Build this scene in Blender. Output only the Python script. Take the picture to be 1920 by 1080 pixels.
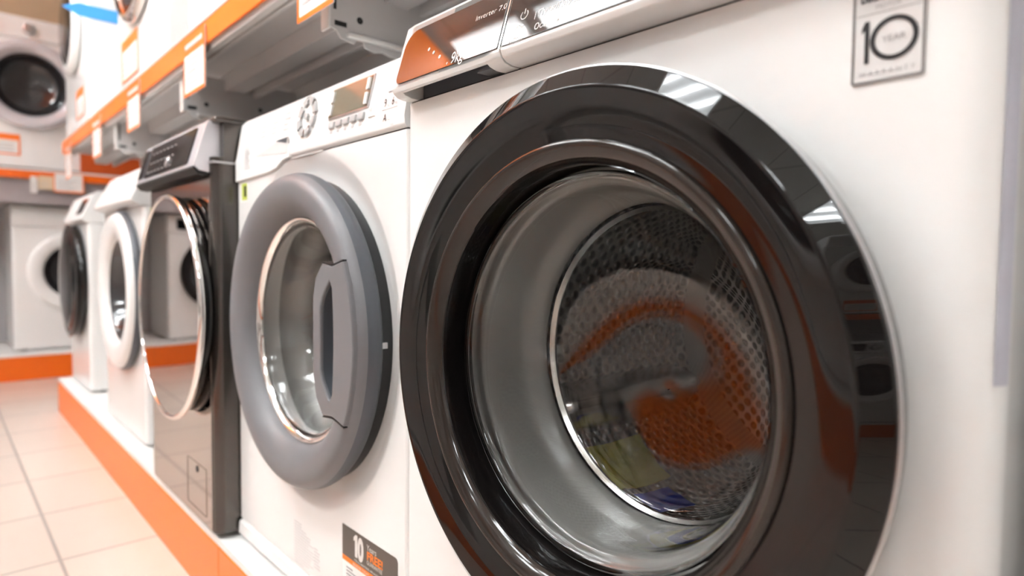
import bpy, bmesh, math, random
from mathutils import Vector, Matrix
random.seed(7)
SC = bpy.context.scene
COL = SC.collection
PI = math.pi
for o in list(bpy.data.objects):
    bpy.data.objects.remove(o)

# ------------------------------------------------------------------ camera
EYE = 0.705                       # lens height above the floor
F_PX, YAW, PITCH, ROLL = 1190.0, 0.7385, 0.0451, -0.0107
fw = Vector((-math.cos(YAW)*math.cos(PITCH), math.sin(YAW)*math.cos(PITCH), -math.sin(PITCH)))
rt = Vector((math.sin(YAW), math.cos(YAW), 0))
up = Vector((-math.cos(YAW)*math.sin(PITCH), math.sin(YAW)*math.sin(PITCH), math.cos(PITCH)))
rt2 = rt*math.cos(ROLL) - up*math.sin(ROLL)
up2 = rt*math.sin(ROLL) + up*math.cos(ROLL)
cam = bpy.data.cameras.new('camera')
cam.sensor_width = 36.0
cam.lens = F_PX/1920*36
cam.clip_start = 0.02
cam.dof.use_dof = True
cam.dof.focus_distance = 0.66
cam.dof.aperture_fstop = 3.4
camo = bpy.data.objects.new('camera', cam)
COL.objects.link(camo)
M4 = Matrix.Identity(4)
for i in range(3):
    M4[i][0], M4[i][1], M4[i][2] = rt2[i], up2[i], -fw[i]
M4[2][3] = EYE
camo.matrix_world = M4
SC.camera = camo

# ------------------------------------------------------------------ light and exposure
SC.view_settings.view_transform = 'Standard'
SC.view_settings.look = 'None'
SC.view_settings.gamma = 1
SC.view_settings.use_curve_mapping = False
SC.view_settings.exposure = 0.97
W = bpy.data.worlds.new('shop_air')
SC.world = W
W.use_nodes = True
W.node_tree.nodes['Background'].inputs[0].default_value = (0.97, 0.99, 1.0, 1)
W.node_tree.nodes['Background'].inputs[1].default_value = 0.35
TUBE_POWER = 26.0
TRAY_POWER = 2.2
LIGHT_TINT = (0.93, 0.98, 1.0, 1)
SC.cycles.use_denoising = True
SC.cycles.max_bounces = 14
SC.cycles.diffuse_bounces = 5
SC.cycles.glossy_bounces = 6
SC.cycles.transmission_bounces = 10
SC.cycles.caustics_refractive = True
SC.cycles.caustics_reflective = True
SC.cycles.blur_glossy = 0.3
SC.cycles.sample_clamp_indirect = 12

# ------------------------------------------------------------------ materials
def mat(name, col, rough=0.4, metal=0.0, ior=1.45, coat=0.0, trans=0.0, spec=0.5, emit=None, estr=0):
    m = bpy.data.materials.new(name)
    m.use_nodes = True
    b = m.node_tree.nodes['Principled BSDF']
    b.inputs['Base Color'].default_value = (*col, 1)
    b.inputs['Roughness'].default_value = rough
    b.inputs['Metallic'].default_value = metal
    b.inputs['IOR'].default_value = ior
    b.inputs['Coat Weight'].default_value = coat
    b.inputs['Coat Roughness'].default_value = 0.04
    b.inputs['Transmission Weight'].default_value = trans
    b.inputs['Specular IOR Level'].default_value = spec
    if emit:
        b.inputs['Emission Color'].default_value = (*emit[:3], 1)
        b.inputs['Emission Strength'].default_value = estr
    return m

def noise_bump(m, scale, strength, dist=0.001):
    nt = m.node_tree
    n = nt.nodes.new('ShaderNodeTexNoise'); n.inputs['Scale'].default_value = scale
    tc = nt.nodes.new('ShaderNodeTexCoord')
    nt.links.new(tc.outputs['Object'], n.inputs['Vector'])
    b = nt.nodes.new('ShaderNodeBump'); b.inputs['Strength'].default_value = strength; b.inputs['Distance'].default_value = dist
    nt.links.new(n.outputs['Fac'], b.inputs['Height'])
    nt.links.new(b.outputs['Normal'], nt.nodes['Principled BSDF'].inputs['Normal'])
    return m

MT = {}
MT['white'] = mat('white_enamel', (.82, .815, .80), .22, coat=.25)
MT['pale_silver'] = mat('pale_silver_plastic', (.70, .69, .73), .22, metal=.25, coat=.4)
MT['white_plastic'] = mat('white_plastic', (.83, .825, .81), .30, coat=.15)
MT['offwhite'] = mat('offwhite_paint', (.80, .79, .77), .45)
MT['piano'] = mat('black_gloss_plastic', (.006, .005, .0048), .015, ior=1.47)
MT['piano_brown'] = mat('smoked_brown_plastic', (.022, .016, .013), .08, ior=1.5)
MT['black_glass'] = mat('black_panel_glass', (.016, .012, .010), .02, ior=1.62)
MT['dark_rubber'] = mat('dark_rubber', (.012, .012, .013), .38)
MT['gasket'] = noise_bump(mat('grey_rubber', (.34, .33, .32), .22), 60, .1)
MT['grey_plastic'] = noise_bump(mat('grey_plastic', (.165, .163, .172), .42), 900, .06, .0004)
MT['grey_plastic_dark'] = mat('slate_plastic', (.085, .092, .105), .40)
MT['chrome'] = mat('chrome', (.86, .85, .83), .05, metal=1)
MT['silver'] = mat('silver_plastic', (.56, .56, .57), .28, metal=.85)
MT['button_grey'] = mat('button_grey', (.44, .44, .44), .38)
MT['mirror_dark'] = mat('smoked_mirror', (.40, .375, .36), .015, metal=1)
MT['graphite_gloss'] = mat('graphite_gloss_metal', (.44, .39, .36), .045, metal=1)
MT['graphite'] = mat('graphite_side', (.10, .088, .080), .22, metal=.7, coat=.3)
MT['lcd'] = mat('lcd_screen', (.20, .175, .13), .06, ior=1.75)
MT['ink'] = mat('black_ink', (.012, .011, .012), .5)
MT['ink_grey'] = mat('grey_ink', (.30, .29, .29), .5)
MT['ink_faint'] = mat('faint_ink', (.52, .51, .51), .5)
MT['ink_white'] = mat('white_ink', (.72, .70, .67), .45)
MT['panel_print'] = mat('panel_print', (.42, .39, .36), .4)
MT['label_grey'] = mat('label_silver_paper', (.66, .645, .63), .40)
MT['label_border'] = mat('label_border', (.20, .19, .185), .45)
MT['sticker_brown'] = mat('sticker_brown', (.095, .078, .065), .45)
MT['sticker_orange'] = mat('sticker_orange', (.86, .20, .008), .45)
MT['paper'] = mat('white_card', (.80, .79, .77), .55)
MT['beige_card'] = mat('beige_card', (.70, .55, .38), .55)
MT['yellow_green'] = mat('energy_label_paper', (.52, .60, .10), .5)
MT['blue'] = mat('blue_tape', (.06, .36, .86), .5)
MT['dark_display'] = mat('dark_display', (.010, .010, .011), .06, ior=1.42)
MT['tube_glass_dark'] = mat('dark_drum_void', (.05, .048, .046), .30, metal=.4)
MT['grey_panel'] = mat('grey_shelf_panel', (.52, .50, .505), .5)
MT['mauve_panel'] = mat('mauve_grey_panel', (.36, .32, .325), .5)
MT['shaded_orange'] = mat('shaded_orange_board', (.50, .075, .004), .5)  # orange darkened to hold the shade on the corner board
MT['shelf_steel'] = mat('grey_shelf_steel', (.55, .53, .52), .42)
MT['shelf_pale'] = mat('pale_shelf_steel', (.70, .68, .66), .42)
MT['tan_wall'] = noise_bump(mat('tan_wall_paint', (.66, .50, .33), .8), 40, .1)
MT['olive'] = mat('olive_booklet', (.42, .37, .045), .5)
MT['blue_packet'] = mat('blue_packet', (.03, .06, .42), .4)
MT['corner_strip'] = mat('grey_blue_strip', (.46, .46, .52), .35)
MT['bolt'] = mat('dark_hole', (.015, .015, .015), .6)

def orange_mat(name, col):
    m = mat(name, col, .38, coat=.1)
    return noise_bump(m, 25, .05)
MT['orange'] = orange_mat('orange_board', (.90, .190, .016))
MT['orange_deep'] = orange_mat('orange_panel_paint', (.82, .14, .004))

def glass_mat(name, col, ior=1.46):
    m = bpy.data.materials.new(name); m.use_nodes = True
    nt = m.node_tree
    for n in list(nt.nodes):
        if n.type != 'OUTPUT_MATERIAL': nt.nodes.remove(n)
    g = nt.nodes.new('ShaderNodeBsdfGlass')
    g.inputs['Color'].default_value = (*col, 1); g.inputs['Roughness'].default_value = 0.0; g.inputs['IOR'].default_value = ior
    nt.links.new(g.outputs[0], [n for n in nt.nodes if n.type == 'OUTPUT_MATERIAL'][0].inputs['Surface'])
    return m
MT['glass'] = glass_mat('door_glass', (.985, .985, .98))
MT['smoke_glass'] = mat('smoked_glass', (.030, .030, .033), .03, ior=1.7)

def drum_mat():
    m = mat('perforated_drum_steel', (.62, .60, .585), .34, metal=1)
    nt = m.node_tree; N = nt.nodes; L = nt.links
    uv = N.new('ShaderNodeUVMap')
    mp = N.new('ShaderNodeMapping'); mp.inputs['Rotation'].default_value = (0, 0, PI/4); mp.inputs['Scale'].default_value = (1, 1, 1)
    L.new(uv.outputs['UV'], mp.inputs['Vector'])
    v = N.new('ShaderNodeTexVoronoi'); v.voronoi_dimensions = '2D'; v.feature = 'F1'
    v.inputs['Scale'].default_value = 56.0; v.inputs['Randomness'].default_value = 0.05
    L.new(mp.outputs['Vector'], v.inputs['Vector'])
    r = N.new('ShaderNodeMapRange'); r.interpolation_type = 'SMOOTHSTEP'
    r.inputs['From Min'].default_value = .12; r.inputs['From Max'].default_value = .46
    r.inputs['To Min'].default_value = 0; r.inputs['To Max'].default_value = 1
    L.new(v.outputs['Distance'], r.inputs['Value'])
    b = N.new('ShaderNodeBump'); b.inputs['Strength'].default_value = 1.0; b.inputs['Distance'].default_value = .006
    L.new(r.outputs['Result'], b.inputs['Height'])
    L.new(b.outputs['Normal'], N['Principled BSDF'].inputs['Normal'])
    h = N.new('ShaderNodeValToRGB'); L.new(v.outputs['Distance'], h.inputs['Fac'])
    e = h.color_ramp.elements
    e[0].position = .10; e[0].color = (.22, .22, .22, 1); e[1].position = .50; e[1].color = (.95, .95, .95, 1)
    for p_, c_ in ((.28, .25), (.36, .50), (.42, .85)):
        q = e.new(p_); q.color = (c_, c_, c_, 1)
    mx = N.new('ShaderNodeMix'); mx.data_type = 'RGBA'
    mx.inputs['A'].default_value = (.05, .047, .045, 1); mx.inputs['B'].default_value = (.60, .585, .57, 1)
    L.new(h.outputs['Color'], mx.inputs['Factor'])
    L.new(mx.outputs['Result'], N['Principled BSDF'].inputs['Base Color'])
    return m
MT['drum'] = drum_mat()
MT['drum_plain'] = mat('drum_steel', (.60, .585, .57), .20, metal=1)

def tile_mat(name, c1, grout, sx, sy, ox, oy, gw, rough):
    m = mat(name, c1, rough, coat=.15)
    nt = m.node_tree; N = nt.nodes; L = nt.links
    g = N.new('ShaderNodeNewGeometry'); sp = N.new('ShaderNodeSeparateXYZ'); L.new(g.outputs['Position'], sp.inputs[0])
    def math_(op, a, b=None, c=None):
        n = N.new('ShaderNodeMath'); n.operation = op
        for i, x in enumerate((a, b, c)):
            if x is None: continue
            if isinstance(x, (int, float)): n.inputs[i].default_value = x
            else: L.new(x, n.inputs[i])
        return n.outputs[0]
    fr = []; cells = []
    for out, size, off in ((sp.outputs[0], sx, ox), (sp.outputs[1], sy, oy)):
        t = math_('DIVIDE', math_('SUBTRACT', out, off), size)
        fr.append(math_('MULTIPLY', math_('SUBTRACT', .5, math_('ABSOLUTE', math_('SUBTRACT', math_('FRACT', t), .5))), size))
        cells.append(math_('FLOOR', t))
    d = math_('MINIMUM', fr[0], fr[1])
    k = N.new('ShaderNodeMapRange'); k.interpolation_type = 'SMOOTHSTEP'
    k.inputs['From Min'].default_value = gw*.5; k.inputs['From Max'].default_value = gw*1.3
    L.new(d, k.inputs['Value'])
    cb = N.new('ShaderNodeCombineXYZ'); L.new(cells[0], cb.inputs[0]); L.new(cells[1], cb.inputs[1])
    wn = N.new('ShaderNodeTexWhiteNoise'); L.new(cb.outputs[0], wn.inputs['Vector'])
    no = N.new('ShaderNodeTexNoise'); no.inputs['Scale'].default_value = 9; L.new(g.outputs['Position'], no.inputs['Vector'])
    f = math_('ADD', math_('MULTIPLY', wn.outputs['Value'], .06), math_('ADD', .92, math_('MULTIPLY', no.outputs['Fac'], .06)))
    vm = N.new('ShaderNodeVectorMath'); vm.operation = 'SCALE'; vm.inputs[0].default_value = c1; L.new(f, vm.inputs['Scale'])
    mx = N.new('ShaderNodeMix'); mx.data_type = 'RGBA'; mx.inputs['A'].default_value = (*grout, 1)
    L.new(vm.outputs[0], mx.inputs['B']); L.new(k.outputs['Result'], mx.inputs['Factor'])
    L.new(mx.outputs['Result'], N['Principled BSDF'].inputs['Base Color'])
    b = N.new('ShaderNodeBump'); b.inputs['Distance'].default_value = .001; b.inputs['Strength'].default_value = .6
    L.new(k.outputs['Result'], b.inputs['Height']); L.new(b.outputs['Normal'], N['Principled BSDF'].inputs['Normal'])
    return m
MT['floor'] = tile_mat('floor_tile', (.70, .60, .525), (.36, .32, .29), .345, .345, -1.757, .200, .004, .28)
MT['ceiling'] = tile_mat('ceiling_tile', (.78, .75, .71), (.55, .52, .49), .6, .6, 0, 0, .010, .8)

# ------------------------------------------------------------------ mesh builder
class MB:
    def __init__(s):
        s.v = []; s.f = []; s.wn = False
    def add(s, verts, faces, T=None):
        n = len(s.v)
        s.v += [tuple(T(p)) if T else tuple(p) for p in verts]
        s.f += [tuple(i+n for i in f) for f in faces]
        return s
    def box(s, x0, x1, y0, y1, z0, z1, T=None):
        return s.add([(x0,y0,z0),(x1,y0,z0),(x1,y1,z0),(x0,y1,z0),(x0,y0,z1),(x1,y0,z1),(x1,y1,z1),(x0,y1,z1)],
                     [(0,3,2,1),(4,5,6,7),(0,1,5,4),(1,2,6,5),(2,3,7,6),(3,0,4,7)], T)
    def rbox(s, x0, x1, y0, y1, z0, z1, r=.004, seg=3, T=None):
        bm = bmesh.new()
        bmesh.ops.create_cube(bm, size=1)
        for v in bm.verts:
            v.co = Vector(((x0+x1)/2+v.co.x*(x1-x0), (y0+y1)/2+v.co.y*(y1-y0), (z0+z1)/2+v.co.z*(z1-z0)))
        r = min(r, .49*min(abs(x1-x0), abs(y1-y0), abs(z1-z0)))
        bmesh.ops.bevel(bm, geom=list(bm.edges), offset=r, segments=seg, profile=.5, affect='EDGES')
        s.bm(bm, T); s.wn = True; return s
    def bm(s, bm, T=None):
        bm.verts.index_update()
        s.add([v.co[:] for v in bm.verts], [[v.index for v in f.verts] for f in bm.faces], T); bm.free()
    def lathe(s, prof, cx, cz, n=96, a0=0, a1=2*PI, T=None, closed=False, zoff=None):
        """revolve (radius, y) points about the y axis through (cx, cz)"""
        full = abs(a1-a0-2*PI) < 1e-6
        m = n if full else n+1
        V = []; Fc = []
        for i in range(m):
            a = a0+(a1-a0)*i/n
            for k, (r, y) in enumerate(prof):
                dz = zoff[k] if zoff else 0
                V.append((cx+r*math.cos(a), y, cz+r*math.sin(a)+dz))
        P = len(prof)
        for i in range(n):
            j = (i+1) % m
            for k in range(P if closed else P-1):
                q = (k+1) % P
                Fc.append((i*P+k, i*P+q, j*P+q, j*P+k))
        return s.add(V, Fc, T)
    def prism_x(s, prof, x0, x1, T=None):
        """extrude a closed (y, z) outline along x"""
        n = len(prof)
        V = [(x0, y, z) for y, z in prof]+[(x1, y, z) for y, z in prof]
        Fc = [tuple(range(n)), tuple(range(2*n-1, n-1, -1))]+[(i, i+n, (i+1) % n+n, (i+1) % n) for i in range(n)]
        return s.add(V, Fc, T)
    def plate(s, poly, y0, y1, T=None):
        """extrude a closed (x, z) outline from y0 to y1"""
        n = len(poly)
        V = [(x, y0, z) for x, z in poly]+[(x, y1, z) for x, z in poly]
        Fc = [tuple(range(n)), tuple(range(2*n-1, n-1, -1))]+[(i, i+n, (i+1) % n+n, (i+1) % n) for i in range(n)]
        return s.add(V, Fc, T)
    def hplate(s, poly, hole, y0, y1, T=None):
        """outline with one hole, both with the same point count"""
        n = len(poly)
        V = [(x, y, z) for y in (y0, y1) for pl in (poly, hole) for x, z in pl]
        Fc = []
        for i in range(n):
            j = (i+1) % n
            Fc += [(i, j, n+j, n+i), (2*n+i, 3*n+i, 3*n+j, 2*n+j), (i, 2*n+i, 2*n+j, j), (n+i, n+j, 3*n+j, 3*n+i)]
        return s.add(V, Fc, T)
    def disc(s, cx, cz, r, y0, y1, n=24, T=None):
        return s.plate([(cx+r*math.cos(2*PI*i/n), cz+r*math.sin(2*PI*i/n)) for i in range(n)], y0, y1, T)
    def text(s, body, size, x, z, y, T=None, align='LEFT', sx=1.0, thick=.0):
        c = bpy.data.curves.new('lettering', 'FONT')
        c.body = body; c.size = size; c.align_x = align; c.offset = thick; c.resolution_u = 4
        o = bpy.data.objects.new('lettering', c); COL.objects.link(o)
        dg = bpy.context.evaluated_depsgraph_get()
        me = bpy.data.meshes.new_from_object(o.evaluated_get(dg))
        s.add([(x+v.co.x*sx, y, z+v.co.y) for v in me.vertices], [tuple(p.vertices) for p in me.polygons], T)
        bpy.data.objects.remove(o); bpy.data.curves.remove(c); bpy.data.meshes.remove(me)
        return s
    def build(s, name, m, parent=None, bevel=0, seg=2, smooth=True, angle=38, merge=True, label=None, sub=0):
        me = bpy.data.meshes.new(name)
        bm = bmesh.new()
        vs = [bm.verts.new(p) for p in s.v]
        for f in s.f:
            if len(set(f)) >= 3:
                try: bm.faces.new([vs[i] for i in dict.fromkeys(f)])
                except ValueError: pass
        if merge: bmesh.ops.remove_doubles(bm, verts=bm.verts, dist=1e-6)
        bmesh.ops.recalc_face_normals(bm, faces=bm.faces)
        if bevel:
            ed = [e for e in bm.edges if len(e.link_faces) == 2 and e.calc_face_angle(0) > .5]
            bmesh.ops.bevel(bm, geom=ed, offset=bevel, segments=seg, profile=.5, affect='EDGES', clamp_overlap=True)
        bm.to_mesh(me); bm.free()
        if smooth:
            for p in me.polygons: p.use_smooth = True
            me.set_sharp_from_angle(angle=math.radians(angle))
        me.materials.append(MT[m])
        o = bpy.data.objects.new(name, me); COL.objects.link(o)
        if bevel or s.wn:
            w_ = o.modifiers.new('even_shading', 'WEIGHTED_NORMAL'); w_.keep_sharp = True; w_.weight = 100
        if parent: o.parent = parent
        if label: o['label'] = label
        return o

def tag(o, label, cat, group=None, kind=None):
    o['label'] = label; o['category'] = cat
    if group: o['group'] = group
    if kind: o['kind'] = kind
    return o
def thing(name, label, cat, loc=(0,0,0), rz=0, group=None):
    o = bpy.data.objects.new(name, None); COL.objects.link(o)
    o.empty_display_size = .05
    o.location = loc; o.rotation_euler = (0, 0, rz)
    return tag(o, label, cat, group)
def struct(name, mb, m, **k):
    o = mb.build(name, m, **k); o['kind'] = 'structure'; return o
def dup(root, loc, rz, label, group=None):
    r = root.copy(); COL.objects.link(r); r.location = loc; r.rotation_euler = (0, 0, rz); r['label'] = label
    if group: r['group'] = group
    for ch in list(root.children):
        c = ch.copy(); COL.objects.link(c); c.parent = r
        for g in list(ch.children):
            d = g.copy(); COL.objects.link(d); d.parent = c
    return r
def rrect(x0, x1, z0, z1, r, n=5):
    if not isinstance(r, (tuple, list)): r = (r,)*4       # bl, br, tr, tl
    P = []
    for (cx, cz, rr, a) in ((x0+r[0], z0+r[0], r[0], PI), (x1-r[1], z0+r[1], r[1], 1.5*PI), (x1-r[2], z1-r[2], r[2], 0), (x0+r[3], z1-r[3], r[3], .5*PI)):
        for i in range(n+1):
            t = a+PI/2*i/n
            P.append((cx+rr*math.cos(t), cz+rr*math.sin(t)))
    return P
def smooth_prof(P, it=1):
    """Chaikin-rounded open profile"""
    for _ in range(it):
        Q = [P[0]]
        for a, b in zip(P[:-1], P[1:]):
            Q += [(a[0]*.75+b[0]*.25, a[1]*.75+b[1]*.25), (a[0]*.25+b[0]*.75, a[1]*.25+b[1]*.75)]
        P = Q+[P[-1]]
    return P

def cabinet(w, d, zs, H, hole, rc=.022, dish=None, z0=0.0, up_y=.06):
    """washer body: rounded front corners, a round hole in the front, full-height box behind the fascia"""
    m = MB(); cx, cz, R = hole; n = 128
    rl, rr_ = rc if isinstance(rc, tuple) else (rc, rc)
    x0, x1 = -w/2+rl, w/2-rr_
    ang = [2*PI*i/n for i in range(n)]
    cor = [math.atan2(zz-cz, xx-cx) % (2*PI) for xx in (x0, x1) for zz in (z0, zs)]
    for c in cor:
        k = min(range(n), key=lambda i: abs((ang[i]-c+PI) % (2*PI)-PI)); ang[k] = c
    def edge(a):
        ca, sa = math.cos(a), math.sin(a); t = 1e9
        if ca > 1e-9: t = min(t, (x1-cx)/ca)
        if ca < -1e-9: t = min(t, (x0-cx)/ca)
        if sa > 1e-9: t = min(t, (zs-cz)/sa)
        if sa < -1e-9: t = min(t, (z0-cz)/sa)
        return (cx+t*ca, 0, cz+t*sa)
    rings = [[edge(a) for a in ang]]
    if dish:
        for r, y in dish: rings.append([(cx+r*math.cos(a), y, cz+r*math.sin(a)) for a in ang])
    for y in (dish[-1][1] if dish else 0, (dish[-1][1] if dish else 0)+.03):
        rings.append([(cx+R*math.cos(a), y, cz+R*math.sin(a)) for a in ang])
    V = [p for r in rings for p in r]; Fc = []
    for k in range(len(rings)-1):
        for i in range(n):
            j = (i+1) % n
            Fc.append((k*n+i, k*n+j, (k+1)*n+j, (k+1)*n+i))
    m.add(V, Fc)
    def side(r, sg): return [(sg*(w/2-r+r*math.sin(t)), r-r*math.cos(t)) for t in [PI/2*i/8 for i in range(9)]]+[(sg*w/2, d)]
    left, right = side(rl, -1), side(rr_, 1)
    full = left+right[::-1]
    for seq in (left, right, [(-w/2, d), (w/2, d)]):
        V = [(x, y, z) for x, y in seq for z in (z0, zs)]
        m.add(V, [(2*i, 2*i+2, 2*i+3, 2*i+1) for i in range(len(seq)-1)])
    m.add([(x, y, z0) for x, y in full], [tuple(range(len(full)))])
    m.add([(x, y, zs) for x, y in full], [tuple(range(len(full)))])
    m.box(-w/2, w/2, up_y, d, zs, H)
    return m

FRONT = 0.4388           # lateral distance of the washer fronts from the lens
PL_TOP = EYE-.556        # plinth top
BOT = EYE-.545           # cabinet bottoms
def feet(parent, w, d, gap):
    for sx in (-1, 1):
        for y in (.06, d-.06):
            f = MB(); f.lathe([(0, 0), (.018, 0), (.018, gap*.6), (.010, gap), (0, gap)], 0, 0, 16,
                              T=lambda p, sx=sx, y=y: (sx*(w/2-.05)+p[0], y+p[2], -gap+p[1]))
            f.build('foot', 'dark_rubber', parent)
GAP = BOT-PL_TOP

# ------------------------------------------------------------------ setting
rm = dict(x0=-5.4, x1=3.2, y0=-4.2, y1=3.0, h=2.85)
struct('floor', MB().box(rm['x0'], rm['x1'], rm['y0'], rm['y1'], -.05, 0), 'floor', smooth=False)
struct('ceiling', MB().box(rm['x0'], rm['x1'], rm['y0'], rm['y1'], rm['h'], rm['h']+.05), 'ceiling', smooth=False)
struct('wall_end', MB().box(rm['x0']-.1, rm['x0'], rm['y0'], rm['y1'], 0, rm['h']), 'tan_wall', smooth=False)
struct('wall_back', MB().box(rm['x0'], rm['x1'], rm['y1'], rm['y1']+.1, 0, rm['h']), 'offwhite', smooth=False)
struct('wall_front', MB().box(rm['x0'], rm['x1'], rm['y0']-.1, rm['y0'], 0, rm['h']), 'offwhite', smooth=False)
struct('wall_near', MB().box(rm['x1'], rm['x1']+.1, rm['y0'], rm['y1'], 0, rm['h']), 'offwhite', smooth=False)

# ceiling light fixtures: tray and four tubes each
MT['tray'] = mat('light_tray', (.85, .85, .85), .5, emit=LIGHT_TINT, estr=TRAY_POWER)
MT['tube'] = mat('light_tube', (.9, .9, .9), .5, emit=LIGHT_TINT, estr=TUBE_POWER)
MT['fixture'] = mat('fixture_white', (.8, .8, .79), .4)
def ceiling_light():
    t = thing('ceiling_light', 'square recessed ceiling light with four bright tubes, seen mirrored in the glossy washers', 'light', group='ceiling lights over the aisles')
    f = MB()
    o_, i_ = rrect(-.30, .30, -.30, .30, .004, 2), rrect(-.28, .28, -.28, .28, .004, 2)
    f.hplate(o_, i_, 0, .012, T=lambda p: (p[0], p[2], -p[1]))
    f.build('frame', 'fixture', t)
    MB().box(-.28, .28, -.28, .28, -.004, -.002).build('tray', 'tray', t)
    for k in range(4):
        y = -.195+.13*k
        MB().lathe([(.013, -.26), (.013, .26)], 0, 0, 8, T=lambda p, y=y: (p[1], y+p[0], -.022+p[2])).build('tube', 'tube', t, merge=False)
    return t
cl = ceiling_light()
first = True
for lx, ly in [(x, -.82) for x in (-3.60, -2.78, -2.08, -1.2)]+[(-.55, -.45)]+[(x, -1.7) for x in (-3.0, -1.8, .6, 1.8)]+[(x, -2.9) for x in (-2.4, -1.2, 0, 1.2)]:
    loc = (lx, ly, rm['h']-.001)
    if first: cl.location = loc; first = False
    else: dup(cl, loc, 0, cl['label'])

# ------------------------------------------------------------------ near washer with the big black door
def near_washer():
    w = .600; cxs = .376
    t = thing('washing_machine', 'nearest white washing machine with big glossy black ring door and dark glass panel', 'washing machine',
              (-cxs, FRONT, BOT), 0, 'washing machines on the lower plinth')
    dx, dz = .004, .446
    cabinet(w, .60, .735, .826, (dx, dz, .232), rc=(.006, .026)).build('cabinet', 'white', t)
    MB().rbox(-.296, .296, .03, .60, .826, .842, .006).build('top_panel', 'white', t)
    feet(t, w, .60, GAP)
    MB().box(-.294, .270, .0012, .03, .7345, .7370).build('seam_gap', 'bolt', t, smooth=False)
    # fascia
    TILT = math.radians(17); tl = math.tan(TILT)
    front = [(-.010, .7365), (-.0185, .7385), (-.024, .7425), (-.0265, .748), (-.0265+.076*tl, .824), (.006, .832), (.016, .836), (.06, .838)]
    full = [(.06, .7365)]+front
    c = MB()
    c.prism_x(full, -.098, .292)
    c.build('control_panel', 'white_plastic', t, bevel=.0012)
    d = MB()
    d.prism_x(full, -.100, -.1225); d.prism_x(full, -.278, -.2965)
    lip = [(.06, .766), (-.0165, .766), (-.0192, .7425), (-.0215, .7410)]+front[2:]
    d.prism_x(lip, -.1225, -.278)
    dr = d.build('detergent_drawer', 'white_plastic', t, bevel=.0010)
    g = MB()
    g.box(-.274, -.1225, -.0160, .05, .7575, .7658); g.box(-.276, -.1225, .006, .05, .7376, .7600)
    g.add([(-.1225, -.0170, .7380), (-.145, -.0170, .7380), (-.1225, -.0170, .7600), (-.1225, .02, .7380), (-.145, .02, .7380), (-.1225, .02, .760)],
          [(0, 1, 2), (3, 5, 4), (0, 3, 4, 1), (1, 4, 5, 2), (0, 2, 5, 3)])
    g.build('grip_recess', 'grey_plastic_dark', dr, smooth=False)
    # glass: local (x, t) plane on the tilted fascia
    def TP(off):
        return lambda p: (p[0], -.0265+p[2]*math.sin(TILT)-off+p[1], .748+p[2]*math.cos(TILT))
    gd = MB(); gd.plate(rrect(-.289, -.1025, .0035, .072, (.010, .0015, .0015, .022), 6), 0, .0022, TP(.0014))
    gdo = gd.build('panel_glass', 'black_glass', dr, bevel=.0004)
    gm = MB(); gm.plate(rrect(-.0965, .288, .0035, .072, (.0015, .010, .012, .0015), 6), 0, .0022, TP(.0014))
    gmo = gm.build('panel_glass', 'black_glass', t, bevel=.0004)
    s_ = MB(); s_.box(-.0995, -.0975, 0, .004, .001, .0735, TP(.0020)); s_.build('seam_strip', 'chrome', t)
    # printing on the drawer glass
    X = lambda s: cxs-s
    k = MB(); T2 = TP(.0016)
    k.text('9kg', .0200, X(.556), .0050, 0, T2, sx=.80)
    k.text('e', .006, X(.563), .0060, 0, T2)
    k.build('lettering', 'ink_white', dr, smooth=False, merge=False)
    k = MB()
    k.text('lnverter 7.0', .009, X(.528), .0475, 0, T2, sx=1.15)
    for (s, z) in ((.607, .036), (.595, .029), (.580, .020)):
        k.disc(X(s), z, .0022, 0, -.00005, 14, T2)
    k.build('panel_lettering', 'panel_print', dr, smooth=False, merge=False)
    k = MB()
    def ring(cx, cz, r0, r1, a0, a1, n=28):
        k.lathe([(r0, 0), (r1, 0)], cx, cz, n, a0, a1, T=T2)
    ring(X(.4475), .0305, .0042, .0052, math.radians(-230), math.radians(50))
    k.box(X(.4475)-.0005, X(.4475)+.0005, 0, .0001, .0315, .0370, T2)
    for r in (.0048, .0026): ring(X(.452), .0155, r-.0008, r, 0, 2*PI)
    k.plate([(X(.452)+.003, .018), (X(.452)+.0068, .0185), (X(.452)+.0045, .0150)], 0, .0001, T2)
    k.text('Smart', .0045, X(.458), .0062, 0, T2, sx=1.1); k.text('Diagnosis', .0045, X(.461), .0022, 0, T2, sx=1.1)
    k.build('printed_logo', 'panel_print', gmo, smooth=False, merge=False)
    k = MB()
    k.text('| Пуск/Пауза', .0092, X(.432), .0225, 0, T2)
    k.text('Основной', .0092, X(.4285), .0085, 0, T2); k.text('Деликатный', .0092, X(.362), .0085, 0, T2)
    k.build('lettering', 'ink_white', gmo, smooth=False, merge=False)
    # door
    dr_ = thing_part('door', t)
    prof = smooth_prof([(.232, .004), (.247, .002), (.2520, -.006)])+[(.2560, -.016), (.2578, -.034), (.2580, -.0395), (.2578, -.0410), (.2572, -.0416), (.2566, -.0420)] \
        + [(.2420, -.0515), (.2414, -.0519), (.2408, -.0522), (.2400, -.0522), (.2392, -.0521)]+smooth_prof([(.2385, -.0520), (.2250, -.0495), (.2160, -.0475), (.2080, -.0448), (.2005, -.0425)], 2)
    MB().lathe(prof, dx, dz, 192).build('door_ring', 'piano', dr_, angle=30)
    MB().lathe([(.2575, -.0390), (.2592, -.0385), (.2592, -.0352), (.2572, -.0350)], dx, dz, 160).build('edge_trim', 'silver', dr_)
    prof = [(.2005, -.0395)]+smooth_prof([(.2000, -.0435), (.1985, -.0455), (.1950, -.0460), (.1890, -.0430), (.1845, -.0390), (.1825, -.0355)], 2)
    MB().lathe(prof, dx, dz, 160).build('inner_ring', 'piano_brown', dr_)
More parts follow.
